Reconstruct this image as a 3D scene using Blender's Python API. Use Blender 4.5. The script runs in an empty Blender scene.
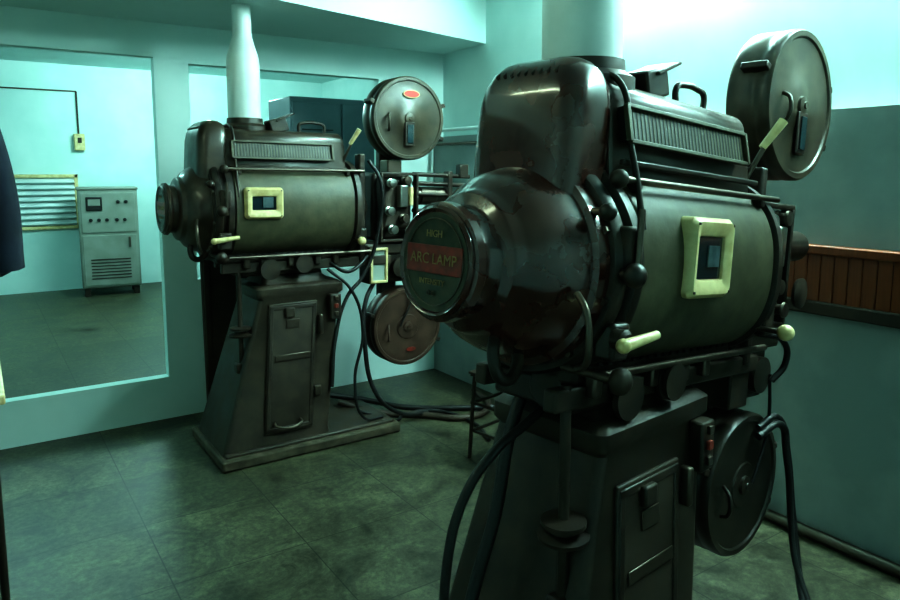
import bpy, bmesh, math, random
from mathutils import Matrix, Vector
random.seed(4)
sc=bpy.context.scene
try:
    sc.view_settings.view_transform='Standard'
    sc.view_settings.look='None'
    for lk in ('High Contrast','Standard - High Contrast'):
        try:
            sc.view_settings.look=lk; print('look',lk); break
        except Exception as ex: print(ex)
except Exception as e: print(e)
COL=sc.collection
rad=math.radians
# ---------------- materials ----------------
def mat(name,col,rough=.5,metal=0,col2=None,nscale=6,coat=0,bump=0,emit=None,es=0,detail=6,lo=.4,hi=.65,rough2=None):
    m=bpy.data.materials.new(name); m.use_nodes=True
    nt=m.node_tree; b=nt.nodes['Principled BSDF']
    b.inputs['Base Color'].default_value=(*col,1); b.inputs['Roughness'].default_value=rough
    b.inputs['Metallic'].default_value=metal; b.inputs['Coat Weight'].default_value=coat
    b.inputs['Coat Roughness'].default_value=.09
    if emit: 
        b.inputs['Emission Color'].default_value=(*emit,1); b.inputs['Emission Strength'].default_value=es
    if col2 or bump:
        tc=nt.nodes.new('ShaderNodeTexCoord'); n=nt.nodes.new('ShaderNodeTexNoise')
        n.inputs['Scale'].default_value=nscale; n.inputs['Detail'].default_value=detail
        nt.links.new(tc.outputs['Object'],n.inputs['Vector'])
        if col2:
            r=nt.nodes.new('ShaderNodeValToRGB')
            r.color_ramp.elements[0].color=(*col,1); r.color_ramp.elements[1].color=(*col2,1)
            r.color_ramp.elements[0].position=lo; r.color_ramp.elements[1].position=hi
            nt.links.new(n.outputs['Fac'],r.inputs['Fac']); nt.links.new(r.outputs['Color'],b.inputs['Base Color'])
        if rough2 is not None:
            mr=nt.nodes.new('ShaderNodeMapRange'); mr.inputs['From Min'].default_value=.35; mr.inputs['From Max'].default_value=.7
            mr.inputs['To Min'].default_value=rough; mr.inputs['To Max'].default_value=rough2
            nt.links.new(n.outputs['Fac'],mr.inputs['Value']); nt.links.new(mr.outputs['Result'],b.inputs['Roughness'])
        if bump:
            bn=nt.nodes.new('ShaderNodeBump'); bn.inputs['Strength'].default_value=bump; bn.inputs['Distance'].default_value=.01
            nt.links.new(n.outputs['Fac'],bn.inputs['Height']); nt.links.new(bn.outputs['Normal'],b.inputs['Normal'])
    return m
MAROON_N=mat('maroon_enamel',(.050,.012,.008),.15,0,(.072,.024,.015),9,coat=.75,rough2=.40,detail=12)
MAROON_F=mat('dusty_brown_enamel',(.032,.019,.012),.32,0,(.060,.040,.026),11,coat=.25,rough2=.55,detail=12)
IRON=mat('dark_iron',(.018,.011,.007),.42,0,(.040,.026,.016),13,rough2=.65,detail=10)
OLIVE=mat('olive_hammered_paint',(.052,.045,.025),.50,0,(.100,.085,.050),18,bump=.14,lo=.3,hi=.78,detail=15)
PED=mat('pedestal_paint',(.026,.017,.011),.45,0,(.052,.036,.024),10,rough2=.66,detail=12)
DUST=mat('dusty_floor_plate',(.05,.038,.023),.8,0,(.09,.07,.045),14,detail=12)
CREAM=mat('cream_bakelite',(.76,.62,.34),.38,0,(.60,.45,.22),26,detail=10)
STEEL=mat('steel',(.5,.5,.47),.3,1)
DSTEEL=mat('tarnished_steel',(.14,.11,.09),.38,.9)
BLACK=mat('black_rubber',(.010,.009,.009),.5)
GLASS=mat('dark_glass',(.012,.030,.038),.08,0,coat=1)
PGLASS=mat('pale_dusty_glass',(.10,.14,.15),.25,0,(.05,.08,.09),25)
WHITE=mat('white_pipe_paint',(.74,.80,.79),.5,0,(.62,.70,.69),5)
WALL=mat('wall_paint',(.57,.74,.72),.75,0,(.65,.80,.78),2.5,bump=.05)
WALLLOW=mat('lower_wall_grey',(.26,.30,.29),.7,0,(.35,.38,.365),3,bump=.05)  # darker, greyer tone than the wall above the step
CEIL=mat('ceiling_paint',(.55,.71,.69),.8,0,(.60,.75,.73),2)
RED=mat('red_label',(.50,.03,.02),.5)
BADGER=mat('badge_red_band',(.22,.028,.017),.4,0,(.12,.020,.013),40)
GREYG=mat('cabinet_grey_green',(.25,.26,.23),.45,0,(.20,.21,.18),5)
BLUEG=mat('cabinet_blue_grey',(.12,.15,.17),.45,0,(.09,.12,.135),4)
NAVY=mat('navy_cloth',(.003,.005,.014),.9,0,(.006,.009,.024),14,bump=.4)
BROWN=mat('dark_board',(.034,.020,.013),.6,0,(.05,.032,.020),8)
EMIT=mat('fluorescent_tube',(.9,1,1),.5,emit=(.50,1.0,.95),es=180)
EMITS=mat('fluorescent_tube_side',(.9,1,1),.5,emit=(.55,1.0,.93),es=310)
EMITB=mat('fluorescent_tube_dim',(.9,1,1),.5,emit=(.84,1.0,.68),es=24)
EMITC=mat('fluorescent_tube_wash',(.9,1,1),.5,emit=(.62,1.0,.94),es=350)

def wood():
    m=bpy.data.materials.new('varnished_wood'); m.use_nodes=True; nt=m.node_tree; b=nt.nodes['Principled BSDF']
    tc=nt.nodes.new('ShaderNodeTexCoord'); mp=nt.nodes.new('ShaderNodeMapping'); mp.inputs['Scale'].default_value=(8,60,3)
    n=nt.nodes.new('ShaderNodeTexNoise'); n.inputs['Scale'].default_value=2; r=nt.nodes.new('ShaderNodeValToRGB')
    r.color_ramp.elements[0].color=(.13,.026,.007,1); r.color_ramp.elements[1].color=(.25,.062,.016,1)
    nt.links.new(tc.outputs['Object'],mp.inputs['Vector']); nt.links.new(mp.outputs[0],n.inputs['Vector'])
    nt.links.new(n.outputs['Fac'],r.inputs['Fac']); nt.links.new(r.outputs[0],b.inputs['Base Color']); b.inputs['Roughness'].default_value=.4
    return m
WOOD=wood()
def floor_mat():
    m=bpy.data.materials.new('stone_tiles'); m.use_nodes=True; nt=m.node_tree; b=nt.nodes['Principled BSDF']
    tc=nt.nodes.new('ShaderNodeTexCoord'); mp=nt.nodes.new('ShaderNodeMapping'); mp.inputs['Location'].default_value=(.23,.26,0)
    br=nt.nodes.new('ShaderNodeTexBrick'); br.offset=0; br.squash=1
    br.inputs['Scale'].default_value=1; br.inputs['Brick Width'].default_value=.48; br.inputs['Row Height'].default_value=.48
    br.inputs['Mortar Size'].default_value=.0026; br.inputs['Mortar Smooth'].default_value=.3
    br.inputs['Color1'].default_value=(.046,.046,.034,1); br.inputs['Color2'].default_value=(.066,.065,.048,1); br.inputs['Mortar'].default_value=(.014,.014,.011,1)
    n=nt.nodes.new('ShaderNodeTexNoise'); n.inputs['Scale'].default_value=4.5; n.inputs['Detail'].default_value=15; n.inputs['Roughness'].default_value=.8; n.inputs['Distortion'].default_value=.8
    n2=nt.nodes.new('ShaderNodeTexNoise'); n2.inputs['Scale'].default_value=38; n2.inputs['Detail'].default_value=10; n2.inputs['Roughness'].default_value=.8
    r=nt.nodes.new('ShaderNodeValToRGB'); r.color_ramp.elements[0].color=(.30,.28,.24,1); r.color_ramp.elements[1].color=(1.9,1.9,1.65,1)
    r.color_ramp.elements[0].position=.38; r.color_ramp.elements[1].position=.64
    r2=nt.nodes.new('ShaderNodeValToRGB'); r2.color_ramp.elements[0].color=(.5,.5,.48,1); r2.color_ramp.elements[1].color=(1.7,1.7,1.6,1)
    r2.color_ramp.elements[0].position=.38; r2.color_ramp.elements[1].position=.68
    mx=nt.nodes.new('ShaderNodeMix'); mx.data_type='RGBA'; mx.blend_type='MULTIPLY'; mx.inputs[0].default_value=1
    m2=nt.nodes.new('ShaderNodeMix'); m2.data_type='RGBA'; m2.blend_type='MULTIPLY'; m2.inputs[0].default_value=1
    L=nt.links.new
    L(tc.outputs['Object'],mp.inputs[0]); L(mp.outputs[0],br.inputs['Vector']); L(tc.outputs['Object'],n.inputs['Vector']); L(tc.outputs['Object'],n2.inputs['Vector'])
    L(n.outputs['Fac'],r.inputs[0]); L(br.outputs['Color'],mx.inputs[6]); L(r.outputs[0],mx.inputs[7])
    L(n2.outputs['Fac'],r2.inputs[0]); L(mx.outputs[2],m2.inputs[6]); L(r2.outputs[0],m2.inputs[7]); L(m2.outputs[2],b.inputs['Base Color'])
    mr=nt.nodes.new('ShaderNodeMapRange'); mr.inputs['To Min'].default_value=.24; mr.inputs['To Max'].default_value=.62
    L(n.outputs['Fac'],mr.inputs[0]); L(mr.outputs[0],b.inputs['Roughness'])
    return m
FLOOR=floor_mat()

# ---------------- mesh helpers ----------------
def empty(name,loc=(0,0,0),rz=0):
    e=bpy.data.objects.new(name,None); e.location=loc; e.rotation_euler=(0,0,rz); COL.objects.link(e); e.empty_display_size=.1
    return e
def mkobj(name,bm,m,parent=None,M=None,smooth=True,bevel=0,bseg=2):
    bmesh.ops.recalc_face_normals(bm,faces=bm.faces)
    me=bpy.data.meshes.new(name); bm.to_mesh(me); bm.free()
    if M is not None: me.transform(M)
    me.materials.append(m)
    if smooth:
        for p in me.polygons: p.use_smooth=True
    o=bpy.data.objects.new(name,me); COL.objects.link(o)
    if parent: o.parent=parent
    if bevel>0:
        mod=o.modifiers.new('b','BEVEL'); mod.width=bevel; mod.segments=bseg; mod.limit_method='ANGLE'; mod.angle_limit=rad(40)
    if smooth:
        try:
            me.set_sharp_from_angle(angle=rad(42))
        except Exception: pass
    return o
class Bd:
    def __init__(s,root,M=None): s.root=root; s.M=M
    def loft(s,name,loops,m,caps=True,bevel=0,closed=True):
        bm=bmesh.new(); vs=[[bm.verts.new(p) for p in lp] for lp in loops]; n=len(vs[0])
        for a,b in zip(vs,vs[1:]):
            for i in range(n if closed else n-1):
                j=(i+1)%n; bm.faces.new((a[i],a[j],b[j],b[i]))
        if caps and closed:
            bm.faces.new(vs[0]); bm.faces.new(vs[-1])
        return mkobj(name,bm,m,s.root,s.M,True,bevel)
    def box(s,name,c,d,m,bevel=.004,rot=None):
        bm=bmesh.new(); bmesh.ops.create_cube(bm,size=1)
        T=Matrix.Translation(c)@(rot if rot is not None else Matrix())@Matrix.Diagonal((*d,1))
        bm.transform(T)
        return mkobj(name,bm,m,s.root,s.M,True,bevel)
    def boxes(s,name,lst,m,bevel=.003,rot=None):
        bm=bmesh.new()
        for it in lst:
            c,d=it[0],it[1]; r=it[2] if len(it)>2 else Matrix()
            q=bmesh.new(); bmesh.ops.create_cube(q,size=1); q.transform(Matrix.Translation(c)@r@Matrix.Diagonal((*d,1)))
            t=bpy.data.meshes.new('t'); q.to_mesh(t); q.free(); bm.from_mesh(t); bpy.data.meshes.remove(t)
        return mkobj(name,bm,m,s.root,s.M,True,bevel)
    def lathe(s,name,o,axis,prof,m,seg=48,bevel=0):
        loops=[]
        for a,r in prof:
            lp=[]
            for i in range(seg):
                t=2*math.pi*i/seg; c,sn=r*math.cos(t),r*math.sin(t)
                p={'x':(a,c,sn),'y':(sn,a,c),'z':(c,sn,a)}[axis]
                lp.append((o[0]+p[0],o[1]+p[1],o[2]+p[2]))
            loops.append(lp)
        return s.loft(name,loops,m,True,bevel)
    def cyl(s,name,p1,p2,r,m,r2=None,seg=20,bevel=0):
        p1=Vector(p1); p2=Vector(p2); d=p2-p1; q=d.to_track_quat('Z','Y').to_matrix().to_4x4()
        r2=r if r2 is None else r2; loops=[]
        for k,rr in ((0,r),(d.length,r2)):
            loops.append([tuple(Matrix.Translation(p1)@q@Vector((rr*math.cos(2*math.pi*i/seg),rr*math.sin(2*math.pi*i/seg),k))) for i in range(seg)])
        return s.loft(name,loops,m,True,bevel)
    def ball(s,name,c,r,m,sc3=(1,1,1)):
        bm=bmesh.new(); bmesh.ops.create_uvsphere(bm,u_segments=20,v_segments=12,radius=r)
        bm.transform(Matrix.Translation(c)@Matrix.Diagonal((*sc3,1)))
        return mkobj(name,bm,m,s.root,s.M)
    def torus(s,name,c,R,r,m,axis='x',arc=1.0):
        loops=[]; n=40
        N=n if arc>=1 else int(n*arc)+1
        for i in range(N):
            t=2*math.pi*i/n
            lp=[]
            for j in range(10):
                u=2*math.pi*j/10; rr=R+r*math.cos(u); a=r*math.sin(u)
                cc,ss=rr*math.cos(t),rr*math.sin(t)
                p={'x':(a,cc,ss),'y':(ss,a,cc),'z':(cc,ss,a)}[axis]
                lp.append((c[0]+p[0],c[1]+p[1],c[2]+p[2]))
            loops.append(lp)
        if arc>=1: loops.append(loops[0])
        return s.loft(name,loops,m,arc<1)
    def tube(s,name,pts,r,m,res=10):
        cu=bpy.data.curves.new(name,'CURVE'); cu.dimensions='3D'; cu.bevel_depth=r; cu.bevel_resolution=3; cu.resolution_u=res
        sp=cu.splines.new('BEZIER'); sp.bezier_points.add(len(pts)-1)
        for bp,p in zip(sp.bezier_points,pts):
            v=Vector(p); 
            if s.M is not None: v=s.M@v
            bp.co=v; bp.handle_left_type='AUTO'; bp.handle_right_type='AUTO'
        cu.use_fill_caps=True; cu.materials.append(m)
        o=bpy.data.objects.new(name,cu); COL.objects.link(o)
        if s.root: o.parent=s.root
        return o
def rr(cx,cy,hx,hy,r,n=6):
    out=[]
    for k,(sx,sy) in enumerate(((1,1),(-1,1),(-1,-1),(1,-1))):
        for i in range(n+1):
            t=math.pi/2*(k+i/n)
            out.append((cx+sx*(hx-r)+r*math.cos(t),cy+sy*(hy-r)+r*math.sin(t)))
    return out
def sup(a,b,n,t):
    c,s_=math.cos(t),math.sin(t)
    return (a*math.copysign(abs(c)**(2/n),c), b*math.copysign(abs(s_)**(2/n),s_))
# ---------------- projector ----------------
ZA=1.22
def projector(name,loc,yaw,tilt,xd,xe,xw,chim,MAROON,magx=1.19,lmx=1.19,pdx=0,hdx=0,rails=True,hz=.085,hup=0.0,mr_=.225,door_top=.74):
    root=empty(name,(loc[0],loc[1],0),yaw)
    T=Matrix.Translation((0,0,ZA))@Matrix.Rotation(tilt,4,'Y')@Matrix.Translation((0,0,-ZA))
    G0=Bd(root); G=Bd(root,Matrix.Translation((pdx,0,0))); B=Bd(root,T); HB=Bd(root,T@Matrix.Translation((hdx,0,0)))
    UB=Bd(root,T@Matrix.Translation((0,0,hup)))
    k=xd/.33
    DA,DB=.232,.238
    pr=[(0,.100),(0,.110),(.004,.119),(.022,.121),(.028,.116),(.034,.110),(.064,.112),(.070,.118),(.074,.140),(.080,.146),(.098,.150),(.104,.156),(.125,.177),(.155,.192),(.19,.203),(.225,.210),(.228,.225),(.258,.228),(.262,.215),(.30,.215)]
    B.lathe('rear_bell',(0,0,ZA),'x',[(a*k,r) for a,r in pr],MAROON,64)
    B.lathe('badge_ring',(0,0,ZA),'x',[(-.004,.100),(-.009,.106),(-.004,.112),(.004,.112)],MAROON,64)
    B.lathe('badge_disc',(0,0,ZA),'x',[(-.004,.001),(-.0045,.098),(.004,.102)],mat(name+'_badge_green',(.022,.028,.013),.35,0,(.050,.045,.022),35),64)
    B.torus('badge_inner_ring',(-.0055,0,ZA),.086,.0012,DSTEEL)
    B.box('badge_band',(-.006,0,ZA+.005),(.003,.168,.056),BADGER,.0015)
    def text(nm,s_,size,z,m,y=0):
        cu=bpy.data.curves.new(nm,'FONT'); cu.body=s_; cu.size=size; cu.align_x='CENTER'; cu.align_y='CENTER'; cu.extrude=.0006; cu.materials.append(m)
        o=bpy.data.objects.new(nm,cu); COL.objects.link(o); o.parent=root
        R=Matrix(((0,0,-1,0),(-1,0,0,0),(0,1,0,0),(0,0,0,1)))
        o.matrix_local=T@Matrix.Translation((-.0085,y,z))@R
    BT=mat(name+'_badge_lettering',(.26,.17,.07),.4)
    text('badge_text_1','ARC LAMP',.030,ZA+.005,BT)
    text('badge_text_2','HIGH',.020,ZA+.055,BT)
    text('badge_text_3','INTENSITY',.016,ZA-.040,BT)
    text('badge_text_4','D.C.',.014,ZA-.062,DSTEEL)
    B.lathe('flange_casting',(0,0,ZA),'x',[(xd-.075,.20),(xd-.072,.240),(xd-.062,.247),(xd-.042,.247),(xd-.036,.236),(xd-.022,.236),(xd-.016,.252),(xd+.010,.252),(xd+.016,.23)],IRON,64)
    for i in range(10):
        t=2*math.pi*(i+.4)/10
        B.cyl('flange_bolt_%d'%i,(xd-.082,.228*math.cos(t),ZA+.228*math.sin(t)),(xd-.06,.228*math.cos(t),ZA+.228*math.sin(t)),.009,DSTEEL,seg=6)
    def dl(x,a,b,n=2.4,N=64): return [(x,*(lambda q:(q[0],ZA+q[1]))(sup(a,b,n,2*math.pi*i/N))) for i in range(N)]
    B.loft('drum_body',[dl(xd-.01,DA-.02,DB-.015),dl(xd,DA-.007,DB-.006),dl(xe-.01,DA-.007,DB-.006),dl(xe,DA-.02,DB-.015)],IRON)
    th0,th1=math.pi-rad(66),math.pi+rad(68); N=34; x0,x1=xd+.022,xe-.02
    def arc(x,g): 
        return [(x,*(lambda q:(q[0],ZA+q[1]))(sup(DA+g,DB+g,2.4,th0+(th1-th0)*i/N))) for i in range(N+1)]
    lp=[[*arc(x,0),*[p for p in reversed(arc(x,-.006))]] for x in (x0,x1)]
    B.loft('lamphouse_door',lp,OLIVE,True,.002)
    q=sup(DA+.003,DB+.003,2.4,math.pi+rad(60))
    B.boxes('door_lower_slots',[((x0+.03+i*(x1-x0-.06)/17,q[0],ZA+q[1]),(.016,.006,.008)) for i in range(18)],BLACK,.001)
    B.loft('front_end_casting',[dl(xe-.012,DA-.005,DB),dl(xe-.006,DA+.008,DB+.01),dl(xe+.02,DA+.008,DB+.01),dl(xe+.03,DA-.02,DB-.02)],IRON)
    B.lathe('front_cone',(0,0,ZA),'x',[(xe+.02,.15),(xe+.05,.12),(xe+.10,.075),(xe+.14,.06)],IRON,40)
    def hood(x,w0,w1,z0,z1,r):
        pts=[(w0,z0),(w0*.98,z0+.02),(w1+.012,z1-.05)]
        out=[(x,y,ZA+z) for y,z in pts]
        for i in range(7):
            t=math.pi/2*i/6; out.append((x,w1-r+r*math.cos(t)+.004,ZA+z1-r+r*math.sin(t)))
        left=[(x,-p[1],p[2]) for p in reversed(out)]
        return out+left
    UB.loft('top_hood',[hood(xd+.0,.160,.125,.13,.370,.05),hood(xd+.01,.165,.13,.13,.380,.05),hood(xe-.05,.165,.13,.13,.380,.05),hood(xe-.03,.155,.12,.13,.365,.05)],MAROON_F)
    UB.box('hood_side_rail',((xd+xe)/2-.01,-.172,ZA+.198),(xe-xd-.05,.014,.014),IRON,.004)
    vx=(xd+xe)/2-.045; vl=(xe-xd)-.14
    R=Matrix.Rotation(-rad(12),4,'X')
    yc,zc=-.157,ZA+.280
    UB.boxes('vent_frame',[((vx,yc-.016+.008,zc+.038),(vl,.012,.010),R),((vx,yc-.026+.002,zc-.038),(vl,.012,.010),R),((vx-vl/2,yc-.018,zc),(.012,.012,.08),R),((vx+vl/2,yc-.018,zc),(.012,.012,.08),R)],OLIVE,.002)
    ns=34
    UB.boxes('vent_slats',[((vx-vl/2+.015+i*(vl-.03)/(ns-1),yc-.010,zc),(.0085,.006,.066),R) for i in range(ns)],OLIVE,.001)
    UB.box('vent_dark_backing',(vx,yc-.002,zc),(vl,.02,.072),BLACK,0,R)
    def cw(x0_,x1_,hw,z,r): return [(p[0],p[1],ZA+z) for p in rr((x0_+x1_)/2,0,(x1_-x0_)/2,hw,r,8)]
    d=xd-.33; f=d*.9
    UB.loft('rear_cowl',[cw(.195+f,.36+d,.150,.09,.05),cw(.198+f,.362+d,.150,.20,.05),cw(.201+f,.362+d,.150,.27,.05),cw(.204+f,.360+d,.147,.32,.05),cw(.210+f,.357+d,.140,.355,.05),cw(.222+f,.350+d,.128,.383,.05),cw(.238+f,.338+d,.110,.402,.045),cw(.257+f,.322+d,.09,.411,.03),cw(.275+f,.305+d,.07,.414,.014)],MAROON)
    UB.boxes('cowl_louvres',[((.230+f,-.084+i*.021,ZA+.384),(.040,.007,.010),Matrix.Rotation(rad(-42),4,'Y')) for i in range(9)],IRON,.003)
    UB.tube('cowl_seam',[(.366+d,-.225,ZA+.06),(.366+d,-.20,ZA+.16),(.367+d,-.168,ZA+.27),(.367+d,-.15,ZA+.35),(.367+d,-.11,ZA+.388),(.367+d,0,ZA+.395)],.007,IRON)
    cx=chim['x']; zt=ZA+.38+hup-math.sin(tilt)*cx
    G0.lathe('chimney_collar',(cx,0,0),'z',[(zt-.03,chim['r']+.03),(zt+.015,chim['r']+.03),(zt+.03,chim['r']+.008),(zt+.055,chim['r']+.006)],IRON,40)
    G0.lathe('chimney_pipe',(cx,0,0),'z',[(z,r) for z,r in [(zt+.0,chim['r'])]+chim['prof']],WHITE,40)
    UB.box('hood_top_junction_box',(cx+.13,-.06,ZA+.405),(.09,.08,.07),IRON,.006,Matrix.Rotation(rad(-18),4,'Y'))
    UB.box('hood_top_flap',(cx+.16,-.06,ZA+.445),(.10,.10,.008),PED,.002,Matrix.Rotation(rad(-25),4,'Y'))
    UB.tube('hood_top_handle',[(cx+.24,-.08,ZA+.37),(cx+.24,-.08,ZA+.415),(cx+.27,-.08,ZA+.425),(cx+.34,-.08,ZA+.425),(cx+.37,-.08,ZA+.415),(cx+.37,-.08,ZA+.37)],.008,IRON)
    zw=ZA+.033; yo=-(DA-.222)
    def fr(y,hx,dz,r): return [(p[0],y+yo,p[1]) for p in rr(xw,zw,hx,hz+dz,r,6)]
    B.loft('window_frame',[fr(-.200,.092,0,.02),fr(-.232,.092,0,.02),fr(-.245,.082,-.010,.018),fr(-.245,.074,-.020,.012),fr(-.236,.058,-.041,.006),fr(-.228,.056,-.043,.005),fr(-.206,.056,-.043,.005)],CREAM,True)
    B.box('window_glass',(xw,-.227+yo,zw),(.112,.006,(hz-.044)*2),GLASS,0)
    B.box('window_pane',(xw+.018,-.232+yo,zw+.004),(.050,.004,.050),PGLASS,.001)
    B.boxes('window_screws',[((xw+sx*.078,-.246+yo,zw+sz*(hz-.015)),(.006,.004,.006)) for sx in (-1,1) for sz in (-1,1)],DSTEEL,.001)
    B.cyl('upper_side_rod',(xd-.01,-.195,ZA+.19),(xe+.05,-.195,ZA+.19),.008,DSTEEL)
    B.ball('upper_rod_knob',(xd-.02,-.195,ZA+.19),.02,IRON)
    for i,x in enumerate((xd+.05,xe-.04)): B.box('rod_bracket_%d'%i,(x,-.185,ZA+.18),(.02,.03,.03),IRON,.004)
    B.cyl('lower_side_rod',(xd+.0,-.175,ZA-.225),(xe+.1,-.175,ZA-.225),.009,DSTEEL)
    B.cyl('crank_shaft',(xd-.05,-.2,ZA-.13),(xd-.05,-.29,ZA-.13),.008,DSTEEL)
    B.lathe('crank_hub',(xd-.05,0,ZA-.13),'y',[(-.235,.02),(-.262,.022),(-.270,.014)],IRON,24)
    B.cyl('cream_handle',(xd-.095,-.290,ZA-.132),(xd+.015,-.290,ZA-.118),.013,CREAM,.009)
    B.ball('cream_handle_tip',(xd-.097,-.290,ZA-.132),.015,CREAM)
    B.ball('black_knob_lower',(xd-.06,-.265,ZA-.21),.028,IRON,(1,.8,1))
    B.cyl('black_knob_lower_stem',(xd-.06,-.12,ZA-.21),(xd-.06,-.26,ZA-.21),.010,DSTEEL)
    B.ball('black_knob_mid',(xd-.055,-.275,ZA+.0),.025,IRON,(1,.9,1))
    B.cyl('black_knob_mid_stem',(xd-.055,-.2,ZA+.0),(xd-.055,-.27,ZA+.0),.010,DSTEEL)
    B.ball('black_knob_upper',(xd-.09,-.225,ZA+.12),.018,IRON)
    B.cyl('black_knob_upper_stem',(xd-.09,-.16,ZA+.12),(xd-.09,-.22,ZA+.12),.008,DSTEEL)
    B.tube('focus_lever',[(xd-.15,-.212,ZA-.04),(xd-.16,-.245,ZA-.07),(xd-.158,-.255,ZA-.13),(xd-.148,-.245,ZA-.17),(xd-.13,-.21,ZA-.19)],.007,DSTEEL)
    B.box('flange_hinge_block',(xd-.03,-.235,ZA+.05),(.05,.04,.09),IRON,.01)
    B.box('flange_hinge_block_low',(xd-.03,-.215,ZA-.14),(.06,.05,.08),IRON,.01)
    B.cyl('flange_hinge_pin',(xd-.03,-.262,ZA-.02),(xd-.03,-.262,ZA+.13),.007,DSTEEL)
    B.ball('cream_knob_front',(xe+.0,-.272,ZA-.16),.022,CREAM)
    B.cyl('cream_knob_stem',(xe+.0,-.17,ZA-.16),(xe+.0,-.26,ZA-.16),.008,DSTEEL)
    B.box('front_latch_block',(xe+.03,-.19,ZA-.14),(.06,.05,.08),IRON,.008)
    B.cyl('dowser_lever',(xe-.05,-.14,ZA+.22),(xe-.01,-.175,ZA+.33),.007,DSTEEL)
    B.cyl('dowser_handle',(xe-.015,-.17,ZA+.325),(xe+.02,-.205,ZA+.40),.010,CREAM,.013)
    # under-carriage
    B.box('under_tray',((xd+xe)/2-.02,0,ZA-.235),(xe-xd+.02,.26,.05),IRON,.012)
    B.box('carriage_beam_near',(.68,-.125,ZA-.28),(.91,.035,.05),PED,.006)
    B.box('carriage_beam_far',(.70,.125,ZA-.28),(.87,.035,.05),PED,.006)
    B.box('carriage_center',(.52,0,ZA-.29),(.42,.24,.07),IRON,.01)
    B.cyl('carbon_drive_motor',(.30,-.05,ZA-.275),(.46,-.05,ZA-.275),.05,IRON,seg=28,bevel=.006)
    B.lathe('drive_pulley',(.62,0,ZA-.27),'y',[(-.185,.03),(-.185,.045),(-.175,.045),(-.170,.036),(-.165,.045),(-.155,.045),(-.155,.02)],IRON,32)
    B.lathe('tilt_gear',(.45,0,ZA-.29),'y',[(-.175,.012),(-.175,.05),(-.16,.05),(-.15,.02)],IRON,36)
    B.tube('carbon_cable_rear',[(.12,-.06,ZA-.14),(.10,-.08,ZA-.19),(.12,-.09,ZA-.23),(.17,-.08,ZA-.21),(.19,-.05,ZA-.16)],.013,IRON)
    for i,x in enumerate((.34,.42,.56,.70,.80)):
        B.box('undercarriage_lug_%d'%i,(x,-.15,ZA-.255),(.03,.03,.05),IRON if i%2 else DSTEEL,.006)
    # pedestal
    def pl(xa,xb,hw,z,r=.025): return [(p[0],p[1],z) for p in rr((xa+xb)/2,0,(xb-xa)/2,hw,r,4)]
    G.loft('pedestal_column',[pl(.12,.67,.235,.05),pl(.13,.66,.225,.10),pl(.335,.76,.165,.77),pl(.325,.78,.175,.785),pl(.325,.78,.175,.825),pl(.345,.76,.16,.84)],PED)
    G.loft('pedestal_saddle',[pl(.36,.74,.14,.835),pl(.38,.70,.10,.87),pl(.40,.68,.09,.95)],IRON)
    G.box('base_plate',(.575,0,.0275),(.95,.56,.055),DUST,.012)
    G.box('base_plate_rib',(.575,0,.06),(.90,.50,.02),PED,.008)
    def yf(z): return -.225+.06*(z-.10)/.67
    def lean(z): return .10+.20*(z-.10)/.70
    def panel(nm,xa,xb,za,zb,t,m,off=0,bev=.004):
        def P(x,z,o): return (x+(lean(z)-lean(.45))*.35,yf(z)-o,z)
        a=[P(xa,za,off),P(xb,za,off),P(xb,zb,off),P(xa,zb,off)]; b=[P(xa,za,off+t),P(xb,za,off+t),P(xb,zb,off+t),P(xa,zb,off+t)]
        return G.loft(nm,[a,b],m,True,bev)
    dt=door_top
    panel('column_door',.35,.60,.12,dt+.01,.012,PED,-.002)
    for nm,a in {'bar_l':(.355,.375,.13,dt),'bar_r':(.575,.595,.13,dt),'bar_t':(.355,.595,dt-.02,dt),'bar_b':(.355,.595,.13,.15)}.items():
        panel('column_door_'+nm,*a,.006,IRON,.008)
    panel('column_door_label',.44,.51,dt-.115,dt-.07,.003,DSTEEL,.011)
    panel('column_door_nameplate',.39,.57,.47,.50,.004,DSTEEL,.011)
    G.box('column_door_handle',(.635,yf(.63)-.02,.63),(.022,.03,.10),DSTEEL,.006)
    G.box('column_door_lock',(.60,yf(.30)-.015,.30),(.035,.02,.05),DSTEEL,.004)
    G.box('column_door_latch',(.48,yf(dt-.04)-.016,dt-.035),(.05,.02,.05),IRON,.006)
    G.tube('column_door_pull',[(.37,yf(.17)-.012,.175),(.37,yf(.17)-.035,.165),(.50,yf(.17)-.035,.165),(.50,yf(.17)-.012,.175)],.006,DSTEEL)
    G.box('switch_box',(.72,-.185,.71),(.06,.04,.13),IRON,.006)
    for i,z in enumerate((.675,.715,.755)): G.box('switch_%d'%i,(.72,-.209,z),(.02,.012,.022),BADGER if i==1 else DSTEEL,.002)
    G.cyl('elevation_screw',(.25,-.13,.42),(.25,-.13,.95),.012,IRON)
    G.lathe('elevation_handwheel',(.25,-.13,0),'z',[(.60,.02),(.605,.055),(.615,.058),(.622,.03),(.632,.03),(.638,.05),(.648,.05),(.652,.02)],IRON,32)
    G.box('elevation_bracket',(.285,-.13,.45),(.13,.05,.05),IRON,.008)
    # projector head
    H_=HB
    H_.box('head_case',(1.14,.03,ZA+.0),(.24,.14,.37),IRON,.02)
    H_.box('head_gear_cover',(1.14,.0,ZA+.02),(.20,.20,.30),PED,.03)
    H_.boxes('head_front_frame',[((1.03,-.115,ZA),(.016,.04,.36)),((1.25,-.115,ZA),(.016,.04,.36)),((1.14,-.115,ZA+.18),(.236,.04,.016)),((1.14,-.115,ZA-.18),(.236,.04,.016))],IRON,.004)
    H_.box('film_gate',(1.16,-.125,ZA+.06),(.05,.05,.12),STEEL,.006)
    if rails: H_.box('gate_door',(1.20,-.13,ZA+.06),(.02,.06,.10),CREAM,.004)
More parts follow.
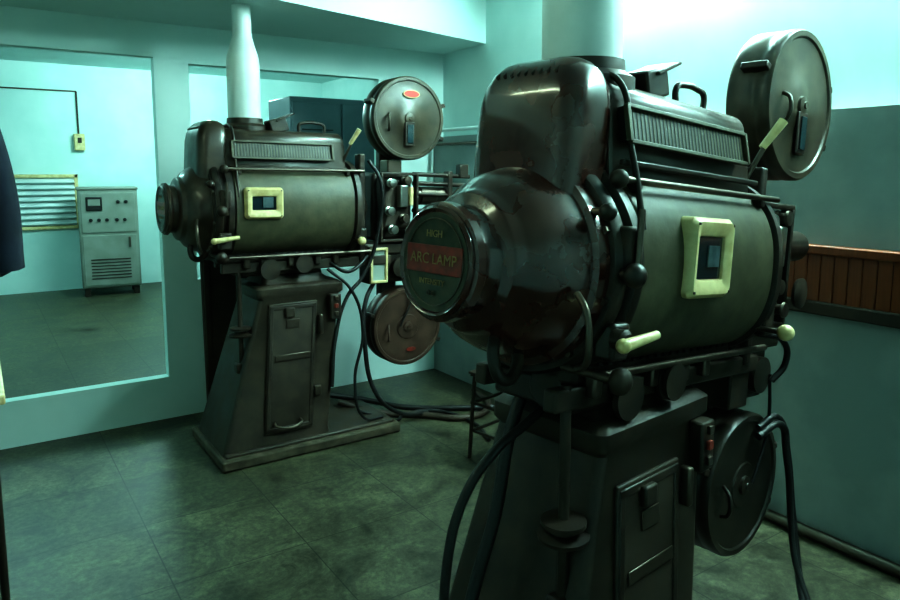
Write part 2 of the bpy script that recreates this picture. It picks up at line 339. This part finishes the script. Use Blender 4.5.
    for i,(x,z) in enumerate(((1.09,.13),(1.18,.145),(1.08,-.02),(1.17,-.06),(1.10,-.12),(1.21,-.13))):
        H_.lathe('sprocket_%d'%i,(x,0,ZA+z),'y',[(-.10,.008),(-.11,.022),(-.118,.024),(-.122,.016),(-.142,.016),(-.146,.024),(-.154,.022),(-.156,.006)],STEEL if i%2==0 else DSTEEL,24)
    H_.lathe('projection_lens',(0,-.05,ZA+.06),'x',[(1.2,.03),(1.22,.04),(1.30,.045),(1.305,.052),(1.40,.052),(1.405,.047),(1.47,.05),(1.475,.04)],DSTEEL,32)
    if rails:
        for i,z in enumerate((.18,.13,.07,-.02)):
            H_.cyl('lens_rail_%d'%i,(1.24,-.10,ZA+z),(1.62,-.10,ZA+z-.01),.012,IRON)
        H_.box('lens_rail_bracket',(1.48,-.09,ZA+.07),(.03,.06,.26),IRON,.006)
        H_.box('lens_rail_block',(1.57,-.10,ZA+.20),(.06,.05,.08),IRON,.006)
    H_.lathe('handwheel',(1.28,0,ZA-.08),'y',[(-.15,.01),(-.155,.045),(-.165,.048),(-.17,.035),(-.172,.01)],IRON,32)
    B.box('vertical_bracket',(xe+.065,-.12,ZA+.0),(.035,.06,.56),IRON,.008)
    H_.box('head_table',(1.10,0,ZA-.225),(.38,.22,.06),PED,.01)
    H_.box('sound_head',(1.14,.0,ZA-.33),(.24,.18,.17),IRON,.02)
    if rails:
        H_.boxes('sound_window_frame',[((.965,-.135,ZA-.31),(.014,.02,.19)),((1.055,-.135,ZA-.31),(.014,.02,.19)),((1.01,-.135,ZA-.222),(.10,.02,.014)),((1.01,-.135,ZA-.398),(.10,.02,.014))],CREAM,.003)
        H_.box('sound_window_glass',(1.01,-.128,ZA-.31),(.085,.012,.17),mat(name+'_sw',(.35,.4,.36),.3),.002)
    H_.box('sound_window_case',(1.01,-.07,ZA-.31),(.11,.12,.20),IRON,.006)
    H_.lathe('sound_flywheel',(1.16,0,ZA-.33),'y',[(-.09,.02),(-.10,.055),(-.125,.055),(-.13,.02)],DSTEEL,32)
    H_.box('lower_arm',(1.14,.02,ZA-.46),(.10,.06,.14),IRON,.01)
    def magazine(nm,cx_,cz,r,c1=(.036,.027,.017),c2=(.070,.053,.034),win=True):
        y0,y1=-.105,.02
        MG=mat(nm+name,c1,.42,0,c2,12,detail=12)
        B.lathe(nm+'_case',(cx_,0,cz),'y',[(y0-.004,.02),(y0-.004,r*.30),(y0,r*.32),(y0,r*.88),(y0-.006,r*.90),(y0-.006,r*.97),(y0+.004,r),(y0+.03,r),(y0+.034,r*.985),(y0+.05,r*.985),(y0+.054,r),(y1-.01,r),(y1,r*.97),(y1,.02)],MG,72)
        B.lathe(nm+'_hub',(cx_,0,cz),'y',[(y0-.002,.030),(y0-.012,.028),(y0-.016,.012),(y0-.02,.010)],MG,28)
        if win:
            B.boxes(nm+'_window_frame',[((cx_+.0,y0-.008,cz-.085),(.062,.010,.13))],IRON,.004)
            B.box(nm+'_window_glass',(cx_+.0,y0-.015,cz-.085),(.035,.006,.10),GLASS,.001)
        for i,t in enumerate((20,-25,160)):
            a=rad(t); B.box(nm+'_clamp_%d'%i,(cx_+(r+.008)*math.cos(a),(y0+y1)/2-.02,cz+(r+.008)*math.sin(a)),(.035,.08,.022),IRON,.004,Matrix.Rotation(-a,4,'Y'))
        B.tube(nm+'_pull',[(cx_-r*.55,y0-.002,cz+.02),(cx_-r*.62,y0-.03,cz+.0),(cx_-r*.62,y0-.03,cz-.05),(cx_-r*.55,y0-.002,cz-.07)],.006,MG)
    def oval(nm,cx_,cz,w,h,m,y):
        lp=lambda yy:[(cx_+w*math.cos(2*math.pi*i/32),yy,cz+h*math.sin(2*math.pi*i/32)) for i in range(32)]
        B.loft(nm,[lp(y),lp(y-.002)],m,True)
    mx=magx
    magazine('upper_magazine',mx,ZA+.48+hup*.5,mr_)
    if rails:
        oval('upper_label_border',mx+.01,ZA+.48+.13,.052,.022,CREAM,-.112)
        oval('upper_label',mx+.01,ZA+.48+.13,.046,.017,RED,-.114)
        magazine('lower_magazine',lmx,ZA-.67,.22,(.050,.026,.018),(.080,.045,.032),False)
        oval('lower_label',lmx+.02,ZA-.67-.13,.030,.012,BADGER,-.112)
    else:
        magazine('lower_magazine',lmx,ZA-.67,.22,(.020,.015,.010),(.034,.026,.018),False)
    H_.box('fire_trap_upper',(1.14,-.03,ZA+.215),(.09,.09,.08),DSTEEL,.008)
    H_.box('magazine_arm_upper',(1.14,.05,ZA+.28),(.08,.05,.28),IRON,.008)
    H_.tube('takeup_belt',[(1.20,-.13,ZA-.33),(1.22,-.13,ZA-.5),(1.20-hdx,-.13,ZA-.66)],.005,BLACK)
    return root,G,B

pN,GN,BN=projector('film_projector',(-1.875,-2.92),rad(7),rad(5),.33,.99,.615,dict(x=.44,r=.092,prof=[(2.60,.092)]),MAROON_N,1.34,1.19,rails=False,hdx=.05,hz=.092,hup=.03,mr_=.230,door_top=.69)
pF,GF,BF=projector('film_projector.001',(-1.905,-.64),0,rad(1),.25,.89,.40,dict(x=.40,r=.078,prof=[(1.90,.078),(1.94,.074),(2.02,.050),(2.04,.045),(2.30,.043)]),MAROON_F,1.26,1.26,pdx=.05,hdx=.05,hz=.074)

GN.tube('lamp_cable_rear_1',[(.36,.0,.86),(.26,.0,.82),(.17,.0,.785),(.08,.0,.71),(.03,.0,.58),(.03,.0,.35),(.08,-.02,.05)],.011,BLACK)
GN.tube('lamp_cable_rear_2',[(.34,.05,.93),(.26,.04,.80),(.19,.02,.62),(.12,.02,.45),(.08,.03,.25),(.06,.03,.02)],.015,BLACK)
GN.tube('motor_cable_1',[(1.16,-.13,.60),(1.26,-.15,.62),(1.32,-.15,.52),(1.33,-.18,.28),(1.22,-.28,.06),(1.05,-.42,.013)],.012,BLACK)
GN.tube('motor_cable_2',[(1.18,-.12,.62),(1.26,-.14,.64),(1.30,-.16,.50),(1.30,-.2,.2),(1.17,-.32,.03),(.95,-.30,.014),(.80,-.34,.10),(.74,-.28,.3)],.010,BLACK)
GN.tube('motor_cable_3',[(1.10,-.14,.93),(1.18,-.18,.90),(1.20,-.18,.83),(1.16,-.16,.78)],.009,BLACK)
GN.tube('floor_cable',[(1.25,-.28,.014),(1.0,-.55,.014),(1.25,-.62,.014),(1.5,-.5,.014),(1.4,-.3,.014)],.010,BLACK)
GF.tube('motor_cable_1',[(1.02,-.08,.82),(.93,-.12,.70),(.90,-.16,.5),(.95,-.2,.2),(1.1,-.2,.07),(1.3,-.15,.02)],.012,BLACK)
GF.tube('motor_cable_2',[(.95,-.14,1.45),(1.0,-.17,1.35),(.99,-.17,1.1),(.90,-.16,.85),(.80,-.17,.75),(.72,-.19,.55),(.68,-.22,.3)],.010,BLACK)
GF.tube('lamp_cable_1',[(.72,-.14,.93),(.80,-.17,.88),(.86,-.17,.9),(.93,-.15,.95)],.010,BLACK)
GF.tube('lamp_cable_2',[(.70,-.15,.90),(.82,-.18,.78),(.88,-.18,.55),(.82,-.2,.30),(.86,-.22,.10),(.98,-.20,.075)],.008,BLACK)

# ---------------- room ----------------
R=Bd(None)
def slab(name,lst,m): return R.boxes(name,[(((a+b)/2,(c+d)/2,(e+f)/2),(b-a,d-c,f-e)) for a,b,c,d,e,f in lst],m,0)
H=2.6; WT=.07
slab('floor',[(-4.7,1.6,-5.6,5.4,-.1,0)],FLOOR)
slab('ceiling',[(-4.7,1.6,-5.6,5.4,H,H+.1)],CEIL)
slab('wall_partition',[(-4.6,-1.78,0,WT,0,.24),(-4.6,-3.9,0,WT,.24,H),(-3.9,-1.78,0,WT,2.0,H),(-1.78,-1.6,0,WT,0,H),(-1.6,-.42,0,WT,0,.78),(-1.6,-.42,0,WT,1.98,H),(-.42,1.5,0,WT,0,H)],WALL)
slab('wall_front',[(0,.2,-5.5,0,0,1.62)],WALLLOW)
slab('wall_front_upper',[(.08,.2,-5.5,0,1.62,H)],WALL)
slab('wall_rear',[(-4.7,-4.6,-5.6,5.3,0,H)],WALL)
slab('wall_near',[(-4.6,.2,-5.6,-5.5,0,H)],WALL)
slab('wall_back_room',[(-4.6,1.6,5.2,5.3,0,H)],WALL)
slab('wall_back_room_side',[(1.5,1.6,.0,5.2,0,H)],WALL)
R.loft('trim_soffit',[[(.08,0,z),(-4.6,0,z),(-4.6,-1.64,z),(.08,-.48,z)] for z in (2.18,H)],CEIL)
def woodstrip():
    e=empty('trim_wood_panelling'); W=Bd(e)
    ya,yb=-5.0,-2.1
    W.box('top_rail',(-.022,(ya+yb)/2,1.105),(.044,yb-ya,.035),WOOD,.006)
    W.box('bottom_rail',(-.018,(ya+yb)/2,.885),(.036,yb-ya,.05),BROWN,.006)
    n=int((yb-ya)/.05)
    W.boxes('beadboards',[((-.010,ya+.025+i*.05,.995),(.02,.048,.19)) for i in range(n)],WOOD,.003)
woodstrip()
for i,(y,z) in enumerate(((-.69,1.22),(-1.75,1.12))):
    e=empty('window_%d'%(i+1)); W=Bd(e)
    W.boxes('frame',[((-.012,y-.15,z),(.024,.03,.33)),((-.012,y+.15,z),(.024,.03,.33)),((-.012,y,z+.15),(.024,.33,.03)),((-.012,y,z-.15),(.024,.33,.03))],IRON,.003)
    W.box('glass',(-.004,y,z),(.008,.27,.27),GLASS,0)
e=empty('wall_conduit'); W=Bd(e)
W.cyl('pipe',( -.02,-2.0,1.66),(-.02,-.02,1.66),.012,WHITE); W.cyl('pipe_low',(-.02,-1.4,1.57),(-.02,-.02,1.57),.009,DSTEEL)
W.cyl('drop',(-.02,-.9,1.57),(-.02,-.9,1.3),.009,DSTEEL); W.box('junction',(-.025,-.9,1.3),(.05,.08,.1),IRON,.005)
e=empty('floor_pipe'); W=Bd(e)
W.cyl('pipe',(-.06,-5.2,.022),(-.06,-1.2,.022),.022,DSTEEL)
for i in range(5): W.box('clip_%d'%i,(-.06,-4.8+i*.8,.024),(.07,.02,.048),IRON,.003)
Bb=Bd(None); Bb.boxes('storage_board',[((-1.42,-.045,.58),(.34,.04,1.06),Matrix.Rotation(rad(-1.5),4,'X')),((-1.42,-.07,1.06),(.34,.02,.04)),((-1.42,-.075,.12),(.34,.02,.04)),((-1.57,-.07,.58),(.03,.02,.98)),((-1.27,-.07,.58),(.03,.02,.98))],BROWN,.004)

# ---------------- back room furniture ----------------
def rectifier():
    e=empty('rectifier_cabinet',(-1.38,4.7,0),rad(-6)); W=Bd(e)
    W.box('case',(0,0,.64),(.60,.42,1.10),GREYG,.02)
    W.box('top_cap',(0,0,1.195),(.62,.44,.03),GREYG,.01)
    W.box('front_panel_upper',(0,-.213,.93),(.54,.012,.44),GREYG,.004)
    W.box('front_panel_lower',(0,-.213,.40),(.54,.012,.56),GREYG,.004)
    W.box('meter_body',(-.14,-.225,1.03),(.16,.02,.15),BLACK,.006)
    W.box('meter_face',(-.14,-.237,1.045),(.12,.004,.07),GREYG,.002)
    for i,(x,z) in enumerate(((.10,1.05),(.18,1.05),(-.18,.85),(-.10,.85),(-.02,.85),(.08,.85),(.16,.85))):
        W.lathe('knob_%d'%i,(x,0,z),'y',[(-.218,.02),(-.235,.018),(-.237,.004)],BLACK,16)
    W.boxes('vents',[((0,-.222,.20+i*.035),(.40,.006,.012)) for i in range(7)],IRON,.001)
    W.box('handle',(.20,-.235,.60),(.02,.03,.12),DSTEEL,.004)
    for i,(x,y) in enumerate(((-.25,-.16),(.25,-.16),(-.25,.16),(.25,.16))): W.box('foot_%d'%i,(x,y,.045),(.06,.06,.09),IRON,.005)
rectifier()
e=empty('wall_louvre_vent',(0,0,0)); W=Bd(e)
W.boxes('frame',[((-2.0,5.185,1.33),(.78,.05,.04)),((-2.0,5.185,.74),(.78,.05,.04)),((-2.37,5.185,1.035),(.04,.05,.63)),((-1.63,5.185,1.035),(.04,.05,.63))],CREAM,.005)
W.boxes('slats',[((-2.0,5.165,.80+i*.068),(.70,.07,.012),Matrix.Rotation(rad(38),4,'X')) for i in range(8)],WHITE,.002)
e=empty('wall_switch_box'); W=Bd(e)
W.box('box',(-1.57,5.16,1.72),(.11,.08,.19),CREAM,.01); W.box('switch',(-1.57,5.115,1.74),(.04,.02,.06),BROWN,.004)
W.cyl('conduit',(-1.57,5.185,1.80),(-1.57,5.185,2.30),.010,IRON); W.cyl('conduit_horizontal',(-1.57,5.185,2.30),(-3.6,5.185,2.30),.008,DSTEEL)
e=empty('electrical_cabinet',(-.25,1.15,0)); W=Bd(e)
W.box('case',(0,0,1.0),(.82,.45,1.88),BLUEG,.01); W.box('plinth',(0,0,.04),(.78,.42,.08),IRON,.004)
W.box('door_left',(-.2,-.232,1.02),(.39,.016,1.76),BLUEG,.005); W.box('door_right',(.2,-.232,1.02),(.39,.016,1.76),BLUEG,.005)
W.box('handle',(.03,-.25,1.1),(.02,.03,.14),STEEL,.004)
W.boxes('louvres',[((-.2,-.243,1.70-i*.03),(.25,.008,.010)) for i in range(6)],BLACK,.001)
e=empty('toolbox',(-.62,4.75,0)); W=Bd(e)
W.box('case',(0,0,.09),(.36,.2,.18),IRON,.01); W.box('lid',(0,0,.195),(.37,.21,.03),IRON,.008); W.tube('handle',[(-.08,0,.205),(-.07,0,.25),(.07,0,.25),(.08,0,.205)],.008,DSTEEL)

# ---------------- left: table, coat stand ----------------
e=empty('side_table'); W=Bd(e)
W.box('top',(-3.085,-1.32,.715),(1.0,.64,.03),CREAM,.006)
W.box('apron',(-3.085,-1.32,.67),(.92,.56,.05),IRON,.004)
for i,(x,y) in enumerate(((-2.625,-1.04),(-3.53,-1.04),(-2.625,-1.60),(-3.53,-1.60))):
    W.cyl('leg_%d'%i,(x,y,.69),(x,y,.0),.012,IRON)
e=empty('coat_stand',(-2.675,-2.12,0)); W=Bd(e)
W.cyl('pole',(0,0,.03),(0,0,1.82),.018,IRON); W.lathe('foot',(0,0,0),'z',[(0,.16),(.02,.16),(.03,.1),(.05,.03)],IRON,40)
for i in range(4):
    t=rad(45+90*i); W.tube('hook_%d'%i,[(0,0,1.74),(.06*math.cos(t),.06*math.sin(t),1.76),(.09*math.cos(t),.09*math.sin(t),1.82)],.008,IRON)
def jacket():
    loops=[]
    for z,hx,hy,w in ((1.155,.085,.15,.2),(1.165,.10,.17,.2),(1.27,.118,.19,.14),(1.40,.11,.20,.1),(1.53,.09,.20,.06),(1.62,.07,.17,.04),(1.68,.05,.10,.02),(1.70,.03,.05,0)):
        lp=[]
        for i in range(72):
            t=2*math.pi*i/72; f=1+w*.6*math.sin(7*t+z*3)+w*.3*math.sin(13*t+z*9)
            lp.append((hx*f*math.cos(t),hy*f*math.sin(t),z))
        loops.append(lp)
    Bd(e).loft('hanging_jacket',loops,NAVY)
    for k,sy in enumerate((-1,1)):
        Bd(e).tube('jacket_sleeve_%d'%k,[(.02,sy*.13,1.64),(.05,sy*.19,1.52),(.08,sy*.20,1.36),(.085,sy*.19,1.19)],.05,NAVY)
jacket()

e=empty('metal_rack',(-.56,-1.50,0),rad(10)); W=Bd(e)
for i,(x,y) in enumerate(((-.12,-.12),(.12,-.12),(-.12,.12),(.12,.12))): W.cyl('leg_%d'%i,(x,y,0),(x*.85,y*.85,.43),.010,IRON)
for j,z in enumerate((.14,.28,.42)):
    W.boxes('rails_%d'%j,[((0,-.11,z),(.24,.012,.014)),((0,.11,z),(.24,.012,.014)),((-.11,0,z),(.012,.24,.014)),((.11,0,z),(.012,.24,.014))],IRON,.002)
W.box('shelf',(0,0,.43),(.25,.25,.012),IRON,.003)
e=empty('power_cable'); W=Bd(e)
W.tube('cable_1',[(-1.0,-.55,.10),(-.8,-.66,.03),(-.6,-.80,.018),(-.40,-.98,.018),(-.20,-.9,.018),(-.09,-.6,.018)],.018,BROWN)
W.tube('cable_2',[(-1.02,-.45,.12),(-.8,-.5,.06),(-.62,-.62,.018),(-.36,-.82,.018),(-.12,-.95,.018)],.016,BLACK)
W.tube('cable_3',[(-.95,-.72,.085),(-.78,-.80,.02),(-.66,-.72,.012),(-.50,-.76,.012),(-.42,-1.05,.012),(-.50,-1.3,.012)],.010,BLACK)

# ---------------- lamps ----------------
def tube_lamp(name,loc,length,axis,em,up=True):
    e=empty(name,loc); W=Bd(e); d=(length,0,0) if axis=='x' else (0,length,0)
    if up: W.box('housing',(0,0,.045),((length+.06) if axis=='x' else .09,(length+.06) if axis=='y' else .09,.04),WHITE,.006)
    a=Vector(d)*.5
    W.cyl('tube',tuple(-a),tuple(a),.018,em,seg=16)
    for i,s_ in enumerate((-1,1)): W.box('socket_%d'%i,tuple(a*s_*1.01+Vector((0,0,.01))),(.03,.03,.06),WHITE,.003)
tube_lamp('fluorescent_lamp',(-2.6,2.0,H-.07),1.2,'y',EMIT)
tube_lamp('fluorescent_lamp.001',(-.7,3.2,H-.07),1.2,'x',EMITS)
tube_lamp('fluorescent_lamp.002',(-3.0,-2.1,H-.07),1.2,'y',EMITB)
tube_lamp('fluorescent_lamp.003',(.035,-1.9,H-.09),1.2,'y',EMITC)
tube_lamp('fluorescent_lamp.004',(.035,-3.4,H-.09),1.2,'y',EMITC)

w=bpy.data.worlds.new('world'); sc.world=w; w.use_nodes=True
w.node_tree.nodes['Background'].inputs[0].default_value=(.02,.04,.04,1); w.node_tree.nodes['Background'].inputs[1].default_value=.2

cam=bpy.data.cameras.new('camera'); co=bpy.data.objects.new('camera',cam); COL.objects.link(co)
cam.lens=28; cam.sensor_width=36; cam.clip_start=.05; cam.shift_y=-.049
co.location=(-2.62,-4.07,1.4); co.rotation_euler=(rad(90-7),0,rad(-34.1))
sc.camera=co
